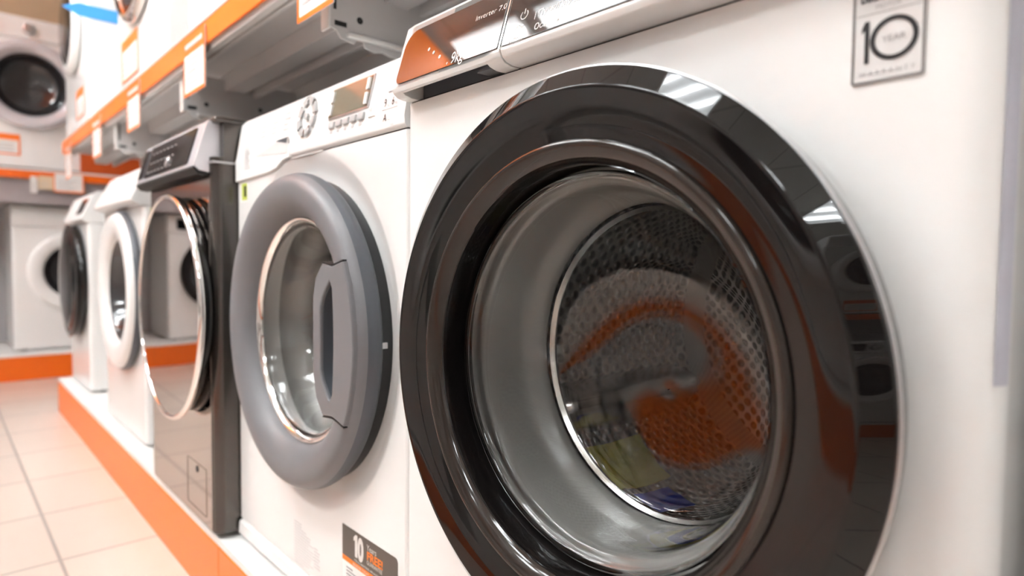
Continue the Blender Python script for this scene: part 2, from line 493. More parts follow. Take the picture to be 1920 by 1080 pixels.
    prof = [(.1825, -.0355), (.1818, -.034), (.1805, -.0345), (.1798, -.030), (.1800, .004), (.232, .006)]
    MB().lathe(prof, dx, dz, 160).build('ring_well', 'piano', dr_)
    # glass bowl with thickness; rings shift down towards its end
    outp = smooth_prof([(.1785, -.004), (.1775, -.0085), (.1735, -.0095), (.1690, -.0060), (.1640, .006), (.1560, .035), (.1460, .070), (.1340, .098), (.1180, .110), (.090, .1165), (.045, .1195), (.0006, .120)], 2)
    inp = smooth_prof([(.0006, .1255), (.045, .1250), (.092, .1222), (.124, .1150), (.1410, .1020), (.1530, .073), (.1635, .038), (.1705, .010), (.1785, .004), (.1785, -.004)], 2)
    pr = outp+inp[:-1]
    zo = [-.034*max(0, min(1, (y-.01)/.10))**1.3 for r, y in pr]
    MB().lathe(pr, dx, dz, 160, closed=True, zoff=zo).build('door_glass', 'glass', dr_, angle=60)
    # gasket and drum
    gp = smooth_prof([(.236, .028), (.215, .030), (.202, .036), (.197, .050), (.194, .070), (.190, .088), (.180, .098), (.173, .106), (.172, .114), (.178, .120), (.200, .122)], 2)
    MB().lathe(gp, dx, dz-.004, 128).build('gasket', 'gasket', t)
    dm = MB()
    pr = [(.176, .124), (.182, .128), (.206, .134), (.240, .150), (.248, .165), (.248, .515), (.240, .527), (.200, .531), (.150, .523), (.10, .531), (.03, .525), (.0005, .525)]
    dm.lathe(pr, dx, dz-.006, 160, closed=False)
    do = dm.build('drum', 'drum', t, merge=False)
    me = do.data
    uvl = me.uv_layers.new(name='UVMap')
    for p in me.polygons:
        cs = []
        for li in p.loop_indices:
            co = me.vertices[me.loops[li].vertex_index].co
            rr = math.hypot(co.x-dx, co.z-(dz-.006)); a = math.atan2(co.z-(dz-.006), co.x-dx)
            cs.append([li, a, rr, co.y])
        am = [c[1] for c in cs]
        for c in cs:
            if max(am)-min(am) > PI and c[1] < 0: c[1] += 2*PI
            if c[2] > .23: uvl.data[c[0]].uv = (c[1]*.248, c[3])
            else: uvl.data[c[0]].uv = (c[2]*math.cos(c[1]), 2+c[2]*math.sin(c[1]))
    MB().lathe([(.172, .119), (.168, .124), (.170, .129), (.178, .131)], dx, dz-.006, 128).build('drum_rim', 'drum_plain', do)
    for k_ in range(3):
        a = math.radians(205+120*k_)
        lf = MB()
        sec = [(-.040, .0), (-.030, .012), (-.016, .032), (-.006, .042), (.006, .042), (.016, .032), (.030, .012), (.040, 0)]
        V = []; Fc = []
        ys = [(.165, .2), (.175, .8), (.20, 1), (.475, 1), (.50, .8), (.512, .2)]
        for y, kk in ys:
            for u, h_ in sec: V.append((u*(.6+.4*kk), y, h_*kk))
        q = len(sec)
        for i in range(len(ys)-1):
            for j in range(q-1): Fc.append((i*q+j, i*q+j+1, (i+1)*q+j+1, (i+1)*q+j))
        ca, sa = math.cos(a), math.sin(a)
        lf.add(V, Fc, T=lambda p: (dx+(.246-p[2])*ca-p[0]*sa, p[1], dz-.006+(.246-p[2])*sa+p[0]*ca))
        lf.build('drum_lifter', 'drum_plain', do, angle=70)
    # warranty label, top right
    xl = X(.1395)
    lab = MB(); lab.plate(rrect(xl-.0205, xl+.0205, .658, .732, .002, 3), -.0008, 0)
    lo = lab.build('warranty_label', 'label_grey', t, smooth=False, label='grey ten year warranty label')
    b = MB(); b.hplate(rrect(xl-.0205, xl+.0205, .658, .732, .002, 4), rrect(xl-.0188, xl+.0188, .6597, .7303, .001, 4), -.0012, -.0006)
    b.box(xl-.018, xl+.018, -.0010, -.0006, .7005, .7009)
    b.build('label_border', 'label_border', lo, smooth=False)
    k = MB()
    k.plate([(xl-.0130, .6705), (xl-.0105, .6705), (xl-.0105, .6965), (xl-.0130, .6965), (xl-.0148, .6925), (xl-.0148, .6895), (xl-.0130, .6915)], -.0013, -.0008)
    k.lathe([(.0105, -.0013), (.0134, -.0013)], xl+.0035, .6835, 48)
    k.text('DIRECT DRIVE', .0058, xl, .7085, -.0013, align='CENTER', sx=.85, thick=.00025)
    k.text('DIRECT', .0072, xl, .7170, -.0013, align='CENTER', thick=.0003)
    k.build('lettering', 'ink', lo, smooth=False, merge=False)
    k = MB(); k.text('MOTOR', .0040, xl, .7030, -.0013, align='CENTER'); k.text('YEAR', .0056, xl+.0035, .6816, -.0013, align='CENTER')
    k.text('W A R R A N T Y', .0042, xl, .6625, -.0013, align='CENTER', sx=1.0)
    k.build('lettering', 'ink_grey', lo, smooth=False, merge=False)
    # grey blue strip along the rounded right edge
    fs = MB()
    R_ = .0266
    pts = [(w/2-.026+R_*math.sin(a_), .026-R_*math.cos(a_)) for a_ in [math.radians(52+5*i) for i in range(6)]]
    V = [(x, y, z) for x, y in pts for z in (.475, .735)]
    fs.add(V, [(2*i, 2*i+2, 2*i+3, 2*i+1) for i in range(5)])
    fs.build('corner_strip', 'corner_strip', t, label='grey blue strip on the edge')
    return t

def thing_part(name, parent):
    return parent

near_washer()

# thin packets lying on the curved drum wall of the near washer
def packet(name, label, cat, m, a0, a1, y0, y1, rad=.2455, th=.003):
    b = MB(); n = 18
    cx, cz = -.372, BOT+.440
    V = []
    for r in (rad, rad-th):
        for i in range(n+1):
            a = math.radians(a0+(a1-a0)*i/n)
            for j in range(7):
                rr = r-.0015*(1+math.sin(a*40+j)) if r < rad else r
                V.append((cx+rr*math.cos(a), FRONT+y0+(y1-y0)*j/6, cz+rr*math.sin(a)))
    P = (n+1)*7; Fc = []
    for k in (0, 1):
        for i in range(n):
            for j in range(6):
                q = k*P+i*7+j
                Fc.append((q, q+1, q+8, q+7))
    for i in range(n):
        for j in (0, 6): Fc.append((i*7+j, (i+1)*7+j, P+(i+1)*7+j, P+i*7+j))
    for j in range(6):
        for i in (0, n): Fc.append((i*7+j, i*7+j+1, P+i*7+j+1, P+i*7+j))
    b.add(V, Fc)
    return tag(b.build(name, m), label, cat)
packet('booklet', 'yellow green booklet lying in the drum behind the big glass door', 'booklet', 'olive', 219, 237, .20, .33)
packet('packet', 'blue packet lying at the front of the big washer drum', 'packet', 'blue_packet', 240, 252, .22, .31)

# ------------------------------------------------------------------ second washer: white with thick grey door
def grey_door_washer():
    w = .598; cxs = .976
    t = thing('washing_machine', 'white washing machine with thick matte grey door, second from the camera', 'washing machine', (-cxs, FRONT, BOT), 0, 'washing machines on the lower plinth')
    X = lambda s: cxs-s
    dx, dz = .004, .429
    cabinet(w, .56, .706, .795, (dx, dz, .215), rc=.005, dish=[(.285, 0), (.278, .002), (.262, .010), (.246, .014)], z0=.030).build('cabinet', 'white', t)
    MB().rbox(-.296, .296, .07, .56, .795, .811, .006).build('top_panel', 'white', t)
    MB().prism_x([(.006, .028), (-.004, .024), (-.006, .0), (.02, -.004), (.10, -.004), (.10, .028)], -.297, .297).build('kick_panel', 'white_plastic', t, bevel=.003)
    feet(t, w, .56, GAP)
    MB().box(-.297, .297, .0012, .03, .7058, .7082).build('seam_gap', 'bolt', t, smooth=False)
    # fascia: gently curved back at the top
    prof = [(.07, .708), (.0, .708), (-.004, .712), (-.005, .722), (.008, .797), (.016, .806), (.028, .812), (.07, .813)]
    MB().prism_x(prof, -.045, .298).build('control_panel', 'white_plastic', t, bevel=.0015)
    # drawer with its dipped lower edge
    dpoly = [(-.0465, .709), (-.075, .706), (-.10, .696), (-.13, .692), (-.297, .688), (-.297, .73), (-.0465, .73)]
    d = MB()
    d.plate(dpoly, -.005, .02)
    d.prism_x([(.07, .722), (-.005, .722), (.008, .797), (.016, .806), (.028, .812), (.07, .813)], -.298, -.0465)
    dw = d.build('detergent_drawer', 'white_plastic', t, bevel=.0014)
    r = MB()
    r.plate([(X(1.17), .726), (X(1.03), .716), (X(1.025), .742), (X(1.06), .742)], -.0058, -.004)
    r.build('drawer_handle', 'label_grey', dw, bevel=.0004)
    r = MB(); r.plate([(X(1.075), .7405), (X(1.030), .7325), (X(1.026), .7415), (X(1.05), .7412)], -.0064, -.0052); r.build('handle_slot', 'grey_plastic_dark', dw)
    k = MB()
    for i in range(11): k.box(X(1.222), X(1.196)-.004*(i % 3), -.0057, -.005, .708+.0042*i, .7092+.0042*i)
    k.build('printed_lines', 'ink_faint', dw, smooth=False)
    def FY(z):
        return -.005+.013*(z-.722)/.075
    Tf = lambda p: (p[0], FY(p[2])+p[1], p[2])
    # dial ring of eight buttons
    zd, xd = .766, X(.966)
    for i in range(8):
        b = MB(); a0 = math.radians(45*i+6); a1 = math.radians(45*i+39)
        b.lathe([(.0205, -.0005), (.0205, -.004), (.0315, -.0045), (.0325, -.0005)], xd, zd, 6, a0, a1, T=Tf)
        b.build('dial_button', 'button_grey', t)
    b = MB(); b.lathe([(.0055, -.0005), (.0055, -.005), (.004, -.006), (.0002, -.006)], xd, zd, 24, T=Tf); b.build('dial_knob', 'button_grey', t)
    # display
    pl = [(X(.889), .748), (X(.772), .748), (X(.765), .793), (X(.884), .793)]
    b = MB(); b.plate(pl, -.0022, .001, Tf); ds = b.build('display', 'silver', t)
    pl2 = [(X(.887), .7500), (X(.7745), .7500), (X(.7675), .7912), (X(.8825), .7912)]
    b = MB(); b.plate(pl2, -.0027, .0005, Tf); b.build('screen', 'lcd', ds)
    for (xa, za, sh) in ((X(.884), .753, 0), (X(.8825), .772, .001), (X(.7815), .753, 0), (X(.7795), .773, .001)):
        b = MB(); b.plate([(xa, za), (xa+.007, za), (xa+.008, za+.016), (xa+.001, za+.016)], -.0052, 0, Tf); b.build('button', 'white_plastic', ds, bevel=.0005)
    for i in range(5):
        s = .882-.0215*i
        b = MB(); b.rbox(X(s), X(s)+.0165, -.004, .001, .7330, .7435, .002, 2, T=Tf); b.build('button', 'button_grey', t)
    b = MB(); b.rbox(X(.768), X(.750), -.0022, .001, .7325, .7490, .003, 2, T=Tf); b.build('start_button', 'white_plastic', t)
    k = MB(); Tk = lambda p: (p[0], FY(p[2])-.0008, p[2])
    k.text('9', .0155, X(.731), .7405, 0, Tk, sx=.8); k.text('6', .0155, X(.712), .7405, 0, Tk, sx=.8)
    k.box(X(.734), X(.696), 0, .0004, .7360, .7366, Tk)
    k.text('A', .0150, X(.728), .7205, 0, Tk, sx=.85)
    k.build('lettering', 'ink', t, smooth=False, merge=False)
    k = MB()
    k.text('kg', .006, X(.722), .7405, 0, Tk); k.text('kg', .006, X(.703), .7405, 0, Tk)
    k.text('Class', .004, X(.718), .7205, 0, Tk); k.text('1600', .0045, X(.708), .7125, 0, Tk)
    k.box(X(.724), X(.700), 0, .0002, .7585, .7600, Tk)
    k.build('lettering', 'ink_grey', t, smooth=False, merge=False)
    k = MB(); k.text('>II', .009, X(.7665), .7385, -.0022, lambda p: (p[0], FY(p[2])-.0028, p[2])); k.build('lettering', 'ink_grey', t, smooth=False, merge=False)
    k = MB()
    for i in range(5): k.box(X(.879-.0215*i), X(.879-.0215*i)+.008, 0, .0002, .7255, .7290, Tk)
    for i in range(3):
        for j in range(4): k.box(X(1.16-.05*i), X(1.16-.05*i)+.025-.004*(j % 2), 0, .0002, .757+.009*j, .7595+.009*j, Tk)
    k.build('printed_lines', 'ink_faint', t, smooth=False)
    # energy label, info print, warranty sticker
    b = MB(); b.box(X(1.262), X(1.222), -.0006, 0, .648, .684); e = b.build('energy_label', 'paper', t, label='small white and yellow green energy label')
    b = MB(); b.box(X(1.250), X(1.224), -.0010, -.0004, .652, .683); b.build('label_print', 'yellow_green', e)
    b = MB(); b.box(X(1.238), X(1.227), -.0014, -.0008, .658, .678); b.build('label_print', 'ink', e)
    k = MB()
    rr = random.Random(3)
    for i in range(15):
        z = .103-.0048*i; x = X(1.020); xe = x+(.028 if i < 2 else .036+.040*rr.random())
        while x < xe:
            wd = .003+.008*rr.random()
            k.box(x, min(xe, x+wd), -.0005, -.0001, z-.0006, z+.0007); x += wd+.0016
    for i in range(7): k.box(X(.945), X(.945)+.012+.012*rr.random(), -.0005, -.0001, .080-.005*i, .082-.005*i)
    k.build('printed_lines', 'ink_faint', t, smooth=False)
    x0, x1, zt = X(.848), X(.697), .153
    b = MB(); b.plate(rrect(x0, x1, zt-.100, zt, (.001, .001, .006, .001), 4), -.0006, 0)
    st = b.build('warranty_sticker', 'paper', t, smooth=False, label='brown and orange ten years free guarantee sticker')
    b = MB(); b.plate(rrect(x0, x1, zt-.0455, zt, (.0005, .0005, .006, .001), 4), -.0010, -.0004); b.build('sticker_header', 'sticker_brown', st, smooth=False)
    b = MB(); b.box(x0, x1, -.0010, -.0004, zt-.0530, zt-.0455); b.build('sticker_band', 'sticker_orange', st, smooth=False)
    k = MB(); yt = -.0013
    k.text('0', .0440, x0+.0465, zt-.0370, yt, sx=.72, thick=.0022); k.plate([(x0+.0385, zt-.0370), (x0+.0450, zt-.0370), (x0+.0450, zt-.0048), (x0+.0400, zt-.0048), (x0+.0345, zt-.0095), (x0+.0345, zt-.0150), (x0+.0385, zt-.0125)], yt, yt+.0004); k.text('Years', .0120, x0+.072, zt-.0155, yt, sx=.95)
    k.text('GUARANTEE', .0082, x0+.072, zt-.0355, yt, sx=.88)
    k.text('FOR ALL REGISTERED APPLIANCES', .0044, x0+.037, zt-.0435, yt)
    k.text('REGISTER TODAY', .0052, x0+.032, zt-.0512, yt, sx=1.1)
    k.build('lettering', 'ink_white', st, smooth=False, merge=False)
    k = MB(); k.text('FREE!', .0165, x0+.072, zt-.0285, yt, sx=1.12, thick=.0005); k.build('lettering', 'sticker_orange', st, smooth=False, merge=False)
    k = MB()
    for i in range(8):
        for j in range(3): k.box(x0+.012+.045*j, x0+.030+.045*j+.012*rr.random(), -.001, -.0005, zt-.062-.005*i, zt-.060-.005*i)
    k.build('printed_lines', 'ink_grey', st, smooth=False)
    # door
    MB().lathe([(.216, .030), (.238, .016), (.2395, .004), (.2385, -.002), (.232, -.004)], dx, dz, 128).build('door_seal', 'dark_rubber', t)
    prof = smooth_prof([(.234, .000), (.2440, -.004), (.2480, -.018), (.2430, -.032), (.2340, -.0410), (.2200, -.0425), (.2060, -.0400), (.1920, -.0310), (.1830, -.0200), (.1795, -.010)], 2)
    ring = MB()
    sd = [p for p in prof if p[0] > .2 and p[1] > -.027]
    prof = [sd[-1]]+[p for p in prof if p not in sd]
    ring.lathe(prof, dx, dz, 150, math.radians(29), math.radians(331))
    MB().lathe(sd, dx, dz, 160).build('door_side', 'grey_plastic_dark', t, angle=60)
    ring.lathe([p for p in prof if p[0] > .206]+[(.2065, -.0400), (.2065, .0)], dx, dz, 30, math.radians(-29), math.radians(29))
    ring.build('door_ring', 'grey_plastic', t, angle=60)
    MB().lathe(smooth_prof([(.1800, -.0085), (.1790, -.0125), (.1755, -.0130), (.1715, -.0095), (.1690, -.004)], 2), dx, dz, 128).build('glass_rim', 'chrome', t)
    # handle plate with a slot
    def arcpt(r, deg): return (dx+r*math.cos(math.radians(deg)), dz+r*math.sin(math.radians(deg)))
    outer = [arcpt(.2375, d_) for d_ in (-27, -20, -13, -6, 0, 6, 13, 20, 28)]+[arcpt(.205, 30.5), (dx+.150, dz+.108), (dx+.130, dz+.088), (dx+.121, dz+.060), (dx+.121, dz-.052), (dx+.130, dz-.082), (dx+.150, dz-.104), arcpt(.205, -29.5)]
    n = len(outer)
    hin = [(.178, -.070), (.1800, -.050), (.1810, -.025), (.182, -.010), (.182, 0), (.182, .015), (.1810, .035), (.1800, .055), (.178, .074), (.172, .084), (.160, .072), (.150, .060), (.1440, .045), (.1440, -.040), (.150, -.056), (.160, -.068), (.170, -.080)]
    hole = [(dx+a, dz+b) for a, b in hin]
    h = MB(); h.hplate(outer, hole, -.0448, -.012)
    ho = h.build('door_handle', 'grey_plastic', t, bevel=.0026, seg=3)
    sm = MB()
    for pts in ([arcpt(.2370, 28.4), arcpt(.222, 29.4), arcpt(.205, 31.0), (dx+.1495, dz+.109)], [arcpt(.2370, -27.4), arcpt(.222, -28.4), arcpt(.205, -30.0), (dx+.1495, dz-.105)]):
        for p_, q_ in zip(pts[:-1], pts[1:]):
            v_ = Vector((q_[0]-p_[0], q_[1]-p_[1])).normalized(); nn = Vector((-v_.y, v_.x))*.0008
            sm.plate([(p_[0]+nn.x, p_[1]+nn.y), (p_[0]-nn.x, p_[1]-nn.y), (q_[0]-nn.x, q_[1]-nn.y), (q_[0]+nn.x, q_[1]+nn.y)], -.0440, -.030)
    sm.build('handle_seam', 'ink', ho, smooth=False)
    b = MB(); b.plate([(dx+a*1.03-.004, dz+b*1.05) for a, b in hin], -.0130, -.0105); b.build('handle_recess', 'ink', ho)
    ln = MB(); ln.hplate([(dx+a, dz+b) for a, b in hin], [(dx+.162+(a-.162)*.985, dz+b*.985) for a, b in hin], -.040, -.0125); ln.build('slot_liner', 'grey_plastic_dark', ho)
    k = MB()
    for i in range(26): k.box(dx+.150, dx+.158, -.022, -.012, dz-.066+.0052*i, dz-.063+.0052*i)
    k.build('grip_ribs', 'grey_plastic_dark', ho)
    b = MB(); b.box(dx+.2375, dx+.2415, -.006, .004, dz-.004, dz+.004); b.build('latch', 'silver', t)
    outp = smooth_prof([(.1715, -.004), (.167, -.006), (.160, .004), (.148, .040), (.132, .075), (.110, .090), (.05, .097), (.0006, .098)], 2)
    inp = smooth_prof([(.0006, .103), (.05, .102), (.114, .096), (.138, .079), (.155, .042), (.166, .008), (.1715, .004), (.1715, -.004)], 2)
    MB().lathe(outp+inp[:-1], dx, dz, 128, closed=True).build('door_glass', 'glass', t, angle=60)
    MB().lathe(smooth_prof([(.216, .044), (.19, .05), (.172, .07), (.168, .095), (.18, .11)], 2), dx, dz, 96).build('gasket', 'gasket', t)
    MB().lathe([(.170, .112), (.20, .122), (.240, .14), (.240, .42), (.225, .43), (.0005, .425)], dx, dz, 96).build('drum', 'drum_plain', t)
    return t
grey_door_washer()

# ------------------------------------------------------------------ third washer: graphite with mirror door
def graphite_washer():
    w = .484; cxs = 1.523; D3 = .395
    t = thing('washing_machine', 'glossy graphite washing machine with a mirror door in a chrome ring', 'washing machine', (-cxs, D3, BOT), 0, 'washing machines on the lower plinth')
    dx, dz = .0, .432
    ex = .038
    cab = cabinet(w, .58, .735, .80, (dx, dz, .205), rc=.020, up_y=.0205)
    # rounded corner posts run the full height
    cab.build('cabinet', 'graphite', t)
    f = MB(); n = 96; R = .207
    ang = [2*PI*i/n for i in range(n)]
    x0, x1, z0, z1 = -w/2+.021, w/2-.021, .004, .660
    for c in [math.atan2(zz-dz, xx-dx) % (2*PI) for xx in (x0, x1) for zz in (z0, z1)]:
        k = min(range(n), key=lambda i: abs((ang[i]-c+PI) % (2*PI)-PI)); ang[k] = c
    def edge(a):
        ca, sa = math.cos(a), math.sin(a); q = 1e9
        if abs(ca) > 1e-9: q = min(q, ((x1 if ca > 0 else x0)-dx)/ca)
        if abs(sa) > 1e-9: q = min(q, ((z1 if sa > 0 else z0)-dz)/sa)
        return (dx+q*ca, dz+q*sa)
    f.hplate([edge(a) for a in ang], [(dx+R*math.cos(a), dz+R*math.sin(a)) for a in ang], -.002, 0)
    f.build('front_panel', 'graphite_gloss', t, smooth=False)
    MB().rbox(-w/2+.002, w/2-.002, .005, .58, .80, .812, .005).build('top_panel', 'graphite', t)
    MB().rbox(w/2-.040, w/2+.0015, -.001, .05, .7225, .7265, .001, 2).build('seam_strip', 'silver', t)
    feet(t, w, .58, GAP)
    # slanted control panel standing proud of the front
    xa, xb = -w/2+.002, w/2-.022
    prof = [(-.002, .706), (-.018, .708), (-.026, .716), (-.0265, .722), (-.004, .800), (.0, .806), (.021, .806), (.021, .706)]
    cp = MB().prism_x(prof, xa, xb).build('control_panel', 'pale_silver', t, bevel=.002)
    MB().prism_x([(-.003, .700), (-.020, .702), (-.0282, .712), (-.0280, .716), (-.019, .7075), (-.003, .7055)], xa, xb).build('panel_underside', 'bolt', cp)
    sl = (.0225)/(.078)
    def TPp(p): return (p[0], -.0265+(p[2]-.722)*sl+p[1], p[2])
    MB().plate(rrect(xa+.072, xb-.045, .724, .797, .005, 4), -.0022, .001, TPp).build('display', 'dark_display', cp)
    MB().plate(rrect(xa+.010, xa+.055, .726, .795, .005, 4), -.0022, .001, TPp).build('drawer_window', 'dark_display', cp)
    b = MB().lathe([(.010, -.002), (.010, -.005), (.009, -.006), (.0005, -.006)], xb-.20, .745, 32, T=TPp).build('dial', 'silver', cp)
    k = MB()
    for i in range(7):
        for j in range(3): k.box(xa+.10+.03*i, xa+.112+.03*i, -.0028, -.0022, .734+.022*j, .736+.022*j, TPp)
    k.build('panel_lettering', 'ink_faint', cp, smooth=False)
    # door: dark drum-like body, chrome rim, mirror disc
    MB().lathe(smooth_prof([(.205, .002), (.226, -.001), (.232, -.006), (.234, -.016), (.231, -.027)], 1), ex-.022, dz+.008, 128).build('door_body', 'piano', t)
    MB().lathe(smooth_prof([(.229, -.022), (.2365, -.026), (.2385, -.032), (.2345, -.0375), (.2285, -.037), (.2270, -.0335)], 2), ex, dz+.004, 160).build('door_rim', 'chrome', t)
    MB().lathe([(.2285, -.034), (.19, -.0343), (.10, -.0345), (.0005, -.0345)], ex, dz+.004, 128).build('door_mirror', 'mirror_dark', t)
    # filter flap and energy label
    b = MB(); b.hplate(rrect(.062, .190, .020, .118, .004, 3), rrect(.0632, .1888, .0212, .1168, .004, 3), -.0026, -.0015); b.build('filter_flap', 'graphite', t)
    b = MB(); b.disc(.130, .105, .007, -.0032, -.0015); b.build('flap_latch', 'bolt', t)
    b = MB(); b.box(-.218, -.196, -.0030, -.0018, .600, .660); b.build('energy_label', 'yellow_green', t)
    return t
graphite_washer()

# ------------------------------------------------------------------ generic washers
def washer(label, group, w=.6, H=.83, ring='white_plastic', ring_r=.232, glass_r=.160, ring_y=-.045, door='glass', slanted=False, panel='white_plastic', disp=True, dz=.435, loc=(0,0,0), rz=0, d=.55, gap=GAP, knob=True, bulge=.02, dx=0):
    t = thing('washing_machine', label, 'washing machine', loc, rz, group)
    zs = H-.13
    cabinet(w, d, zs, H-.016, (dx, dz, min(glass_r+.02, w/2-.04)), rc=.016).build('cabinet', 'white', t)
    MB().rbox(-w/2+.002, w/2-.002, .05, d, H-.016, H, .005).build('top_panel', 'white', t)
    feet(t, w, d, gap)
    if slanted: prof = [(.06, zs+.002), (-.004, zs+.002), (-bulge, zs+.016), (-bulge+.002, zs+.026), (.020, H-.014), (.036, H-.002), (.06, H)]
    else: prof = [(.06, zs+.002), (.001, zs+.002), (-.004, zs+.010), (-.004, H-.02), (.004, H-.006), (.02, H), (.06, H)]
    cp = MB().prism_x(prof, -w/2+.001, w/2-.001).build('control_panel', panel, t, bevel=.002)
    if slanted: ya, za, yb, zb = -bulge+.002, zs+.026, .020, H-.014
    else: ya, za, yb, zb = -.004, zs+.010, -.004, H-.02
    def T(p): return (p[0], ya+(yb-ya)*p[2]+p[1], za+(zb-za)*p[2])
    if disp:
        MB().plate(rrect(.05, .05+.30*w, .15, .85, .02, 3), -.002, .001, T).build('display', 'dark_display', t)
    MB().plate(rrect(-w/2+.02, -w/2+.19, .12, .88, .02, 3), -.002, .001, T).build('detergent_drawer', panel, t, bevel=.0006)
    if knob:
        MB().lathe([(.030, 0), (.028, -.016), (.022, -.019), (.0005, -.019)], 0, 0, 32, T=lambda p: T((p[0]+.0, p[1], .5+p[2]/(zb-za)))).build('dial', 'silver', t)
    # door
    rr, gr = ring_r, glass_r
    prof = smooth_prof([(rr-.012, .001), (rr, -.004), (rr+.002, ring_y*.55), (rr-.010, ring_y), (rr-.026, ring_y*1.06), (gr+.020, ring_y*.95), (gr+.004, ring_y*.6), (gr, ring_y*.35)], 2)
    MB().lathe(prof, dx, dz, 96).build('door_ring', ring, t, angle=60)
    if door == 'glass':
        gp = smooth_prof([(gr+.002, ring_y*.4), (gr-.006, ring_y*.45), (gr-.012, ring_y*.2), (gr*.80, .045), (gr*.55, .062), (.0005, .068)], 2)
        MB().lathe(gp, dx, dz, 96).build('door_glass', 'smoke_glass', t, angle=60)
    else:
        gp = smooth_prof([(gr+.002, ring_y*.5), (gr-.006, ring_y*1.0), (gr*.7, ring_y*1.35), (gr*.3, ring_y*1.45), (.0005, ring_y*1.47)], 2)
        MB().lathe(gp, dx, dz, 96).build('door_glass', 'piano', t, angle=60)
    dr_r = min(gr+.02, w/2-.04)
    MB().lathe([(dr_r, .03), (dr_r+.01, .05), (dr_r+.01, .20), (.0005, .20)], dx, dz, 48).build('drum', 'tube_glass_dark', t)
    return t
LOW = 'washing machines on the lower plinth'
w4 = washer('white washing machine with thick white door just left of the graphite washer', LOW, w=.56, H=.815, ring='white_plastic', ring_r=.240, glass_r=.158, ring_y=-.036, slanted=True, disp=False, dx=.035, loc=(-2.315, .440, BOT), bulge=.030, knob=False)
MB().lathe(smooth_prof([(.238, .002), (.246, -.006), (.247, -.016), (.240, -.022)], 1), .035, .435, 96).build('door_seal', 'grey_plastic_dark', w4)
w5 = washer('slim white washing machine with bulging black door at the far end of the plinth', LOW, w=.47, H=.80, ring='piano', ring_r=.232, glass_r=.222, ring_y=-.040, door='bulge', slanted=True, disp=True, loc=(-3.228, .452, BOT), bulge=.020, knob=False)

w0 = washer('unseen white washing machine beside the nearest washer, added to shade its right side', LOW, w=.6, loc=(.264, .445, BOT))  # out of view, added to keep light off the nearest washer's right side

# ------------------------------------------------------------------ gondola: plinth, shelf, back panel
XL, XR = -3.47, .62
def plinth():
    t = thing('display_plinth', 'long low orange fronted plinth under the row of washers', 'plinth', (0, 0, 0))
    MB().rbox(XL, XR, .402, 1.05, PL_TOP-.016, PL_TOP, .002).build('plinth_top', 'offwhite', t)
    for (a, b) in ((XL, -1.29), (-1.2875, XR)):
        MB().rbox(a, b, .400, .418, 0.001, PL_TOP-.0165, .0015).build('front_board', 'orange', t)
    MB().box(XL, XL+.018, .42, 1.05, 0.001, PL_TOP-.017).build('side_board', 'orange', t)
    return t
plinth()
SH0, SH1, SHY = EYE+.4849, EYE+.5389, .470
def shelf():
    t = thing('wall_shelf', 'long shelf with orange edge strip above the row of washers', 'shelf', (0, 0, 0))
    xl, xr = -3.76, .55
    MB().rbox(xl, xr, SHY, SHY+.006, SH0, SH1, .001).build('edge_strip', 'orange', t)
    MB().rbox(xl, xr, SHY-.002, SHY+.012, SH1-.001, SH1+.006, .002).build('edge_lip', 'shelf_pale', t)
    b = MB()
    b.box(xl, xr, SHY+.006, 1.05, SH0+.012, SH1)
    b.build('shelf_board', 'shelf_steel', t)
    def rail(y0, y1, dz_, m):
        MB().prism_x([(y0, SH0+.012), (y0+.004, SH0-dz_), (y1-.004, SH0-dz_), (y1, SH0+.012)], xl, xr).build('shelf_rail', m, t, bevel=.0015)
    rail(SHY+.007, SHY+.030, .010, 'shelf_pale')
    rail(SHY+.036, SHY+.052, .004, 'shelf_pale')
    rail(SHY+.130, SHY+.190, .030, 'shelf_steel')
    rail(SHY+.205, SHY+.225, .036, 'shelf_steel')
    rail(SHY+.330, SHY+.400, .030, 'shelf_steel')
    return t
shelf()
def bracket(s, label):
    t = thing('shelf_bracket', label, 'bracket', (-s, .50, EYE+.388), 0, 'brackets under the orange edged shelf')
    p = MB()
    pl = [(0, .098), (0, .0), (.012, -.004), (.020, -.016), (.045, -.020), (.050, -.012), (.062, -.012), (.066, -.022), (.085, -.026), (.10, -.022), (.115, -.026), (.55, -.026), (.55, .098)]
    n = len(pl)
    p.add([(x, y, z) for x in (0, .004) for y, z in pl], [tuple(range(n)), tuple(range(2*n-1, n-1, -1))]+[(i, i+n, (i+1) % n+n, (i+1) % n) for i in range(n)])
    p.build('side_plate', 'shelf_steel', t, smooth=False)
    MB().rbox(-.022, .006, -.004, .0, -.004, .098, .001).build('front_flange', 'shelf_pale', t)
    MB().rbox(.003, .012, .03, .55, -.012, -.004, .002).build('fold_edge', 'shelf_pale', t)
    for (y, z) in ((.055, .022), (.05, .078), (.2, .03)):
        h = MB(); h.lathe([(.0005, 0), (.006, 0)], 0, 0, 16, T=lambda q, y=y, z=z: (.0046, y+q[0], z+q[2])); h.build('bolt_hole', 'bolt', t)
    h = MB(); h.box(.004, .0050, .006, .011, .030, .085); h.box(.004, .0050, .008, .030, .004, .012); h.build('slot', 'bolt', t)
    return t
bracket(1.013, 'grey steel shelf bracket nearest the camera, above the grey door washer')
bracket(1.851, 'grey steel shelf bracket above the graphite washer')
bracket(2.69, 'grey steel shelf bracket farther along, above the white thick doored washer')
bp = MB(); bp.box(XL-.1, XR, 1.055, 1.075, 0, EYE+1.5)
tag(bp.build('back_panel', 'grey_panel'), 'tall grey back panel behind the row of washers', 'panel')

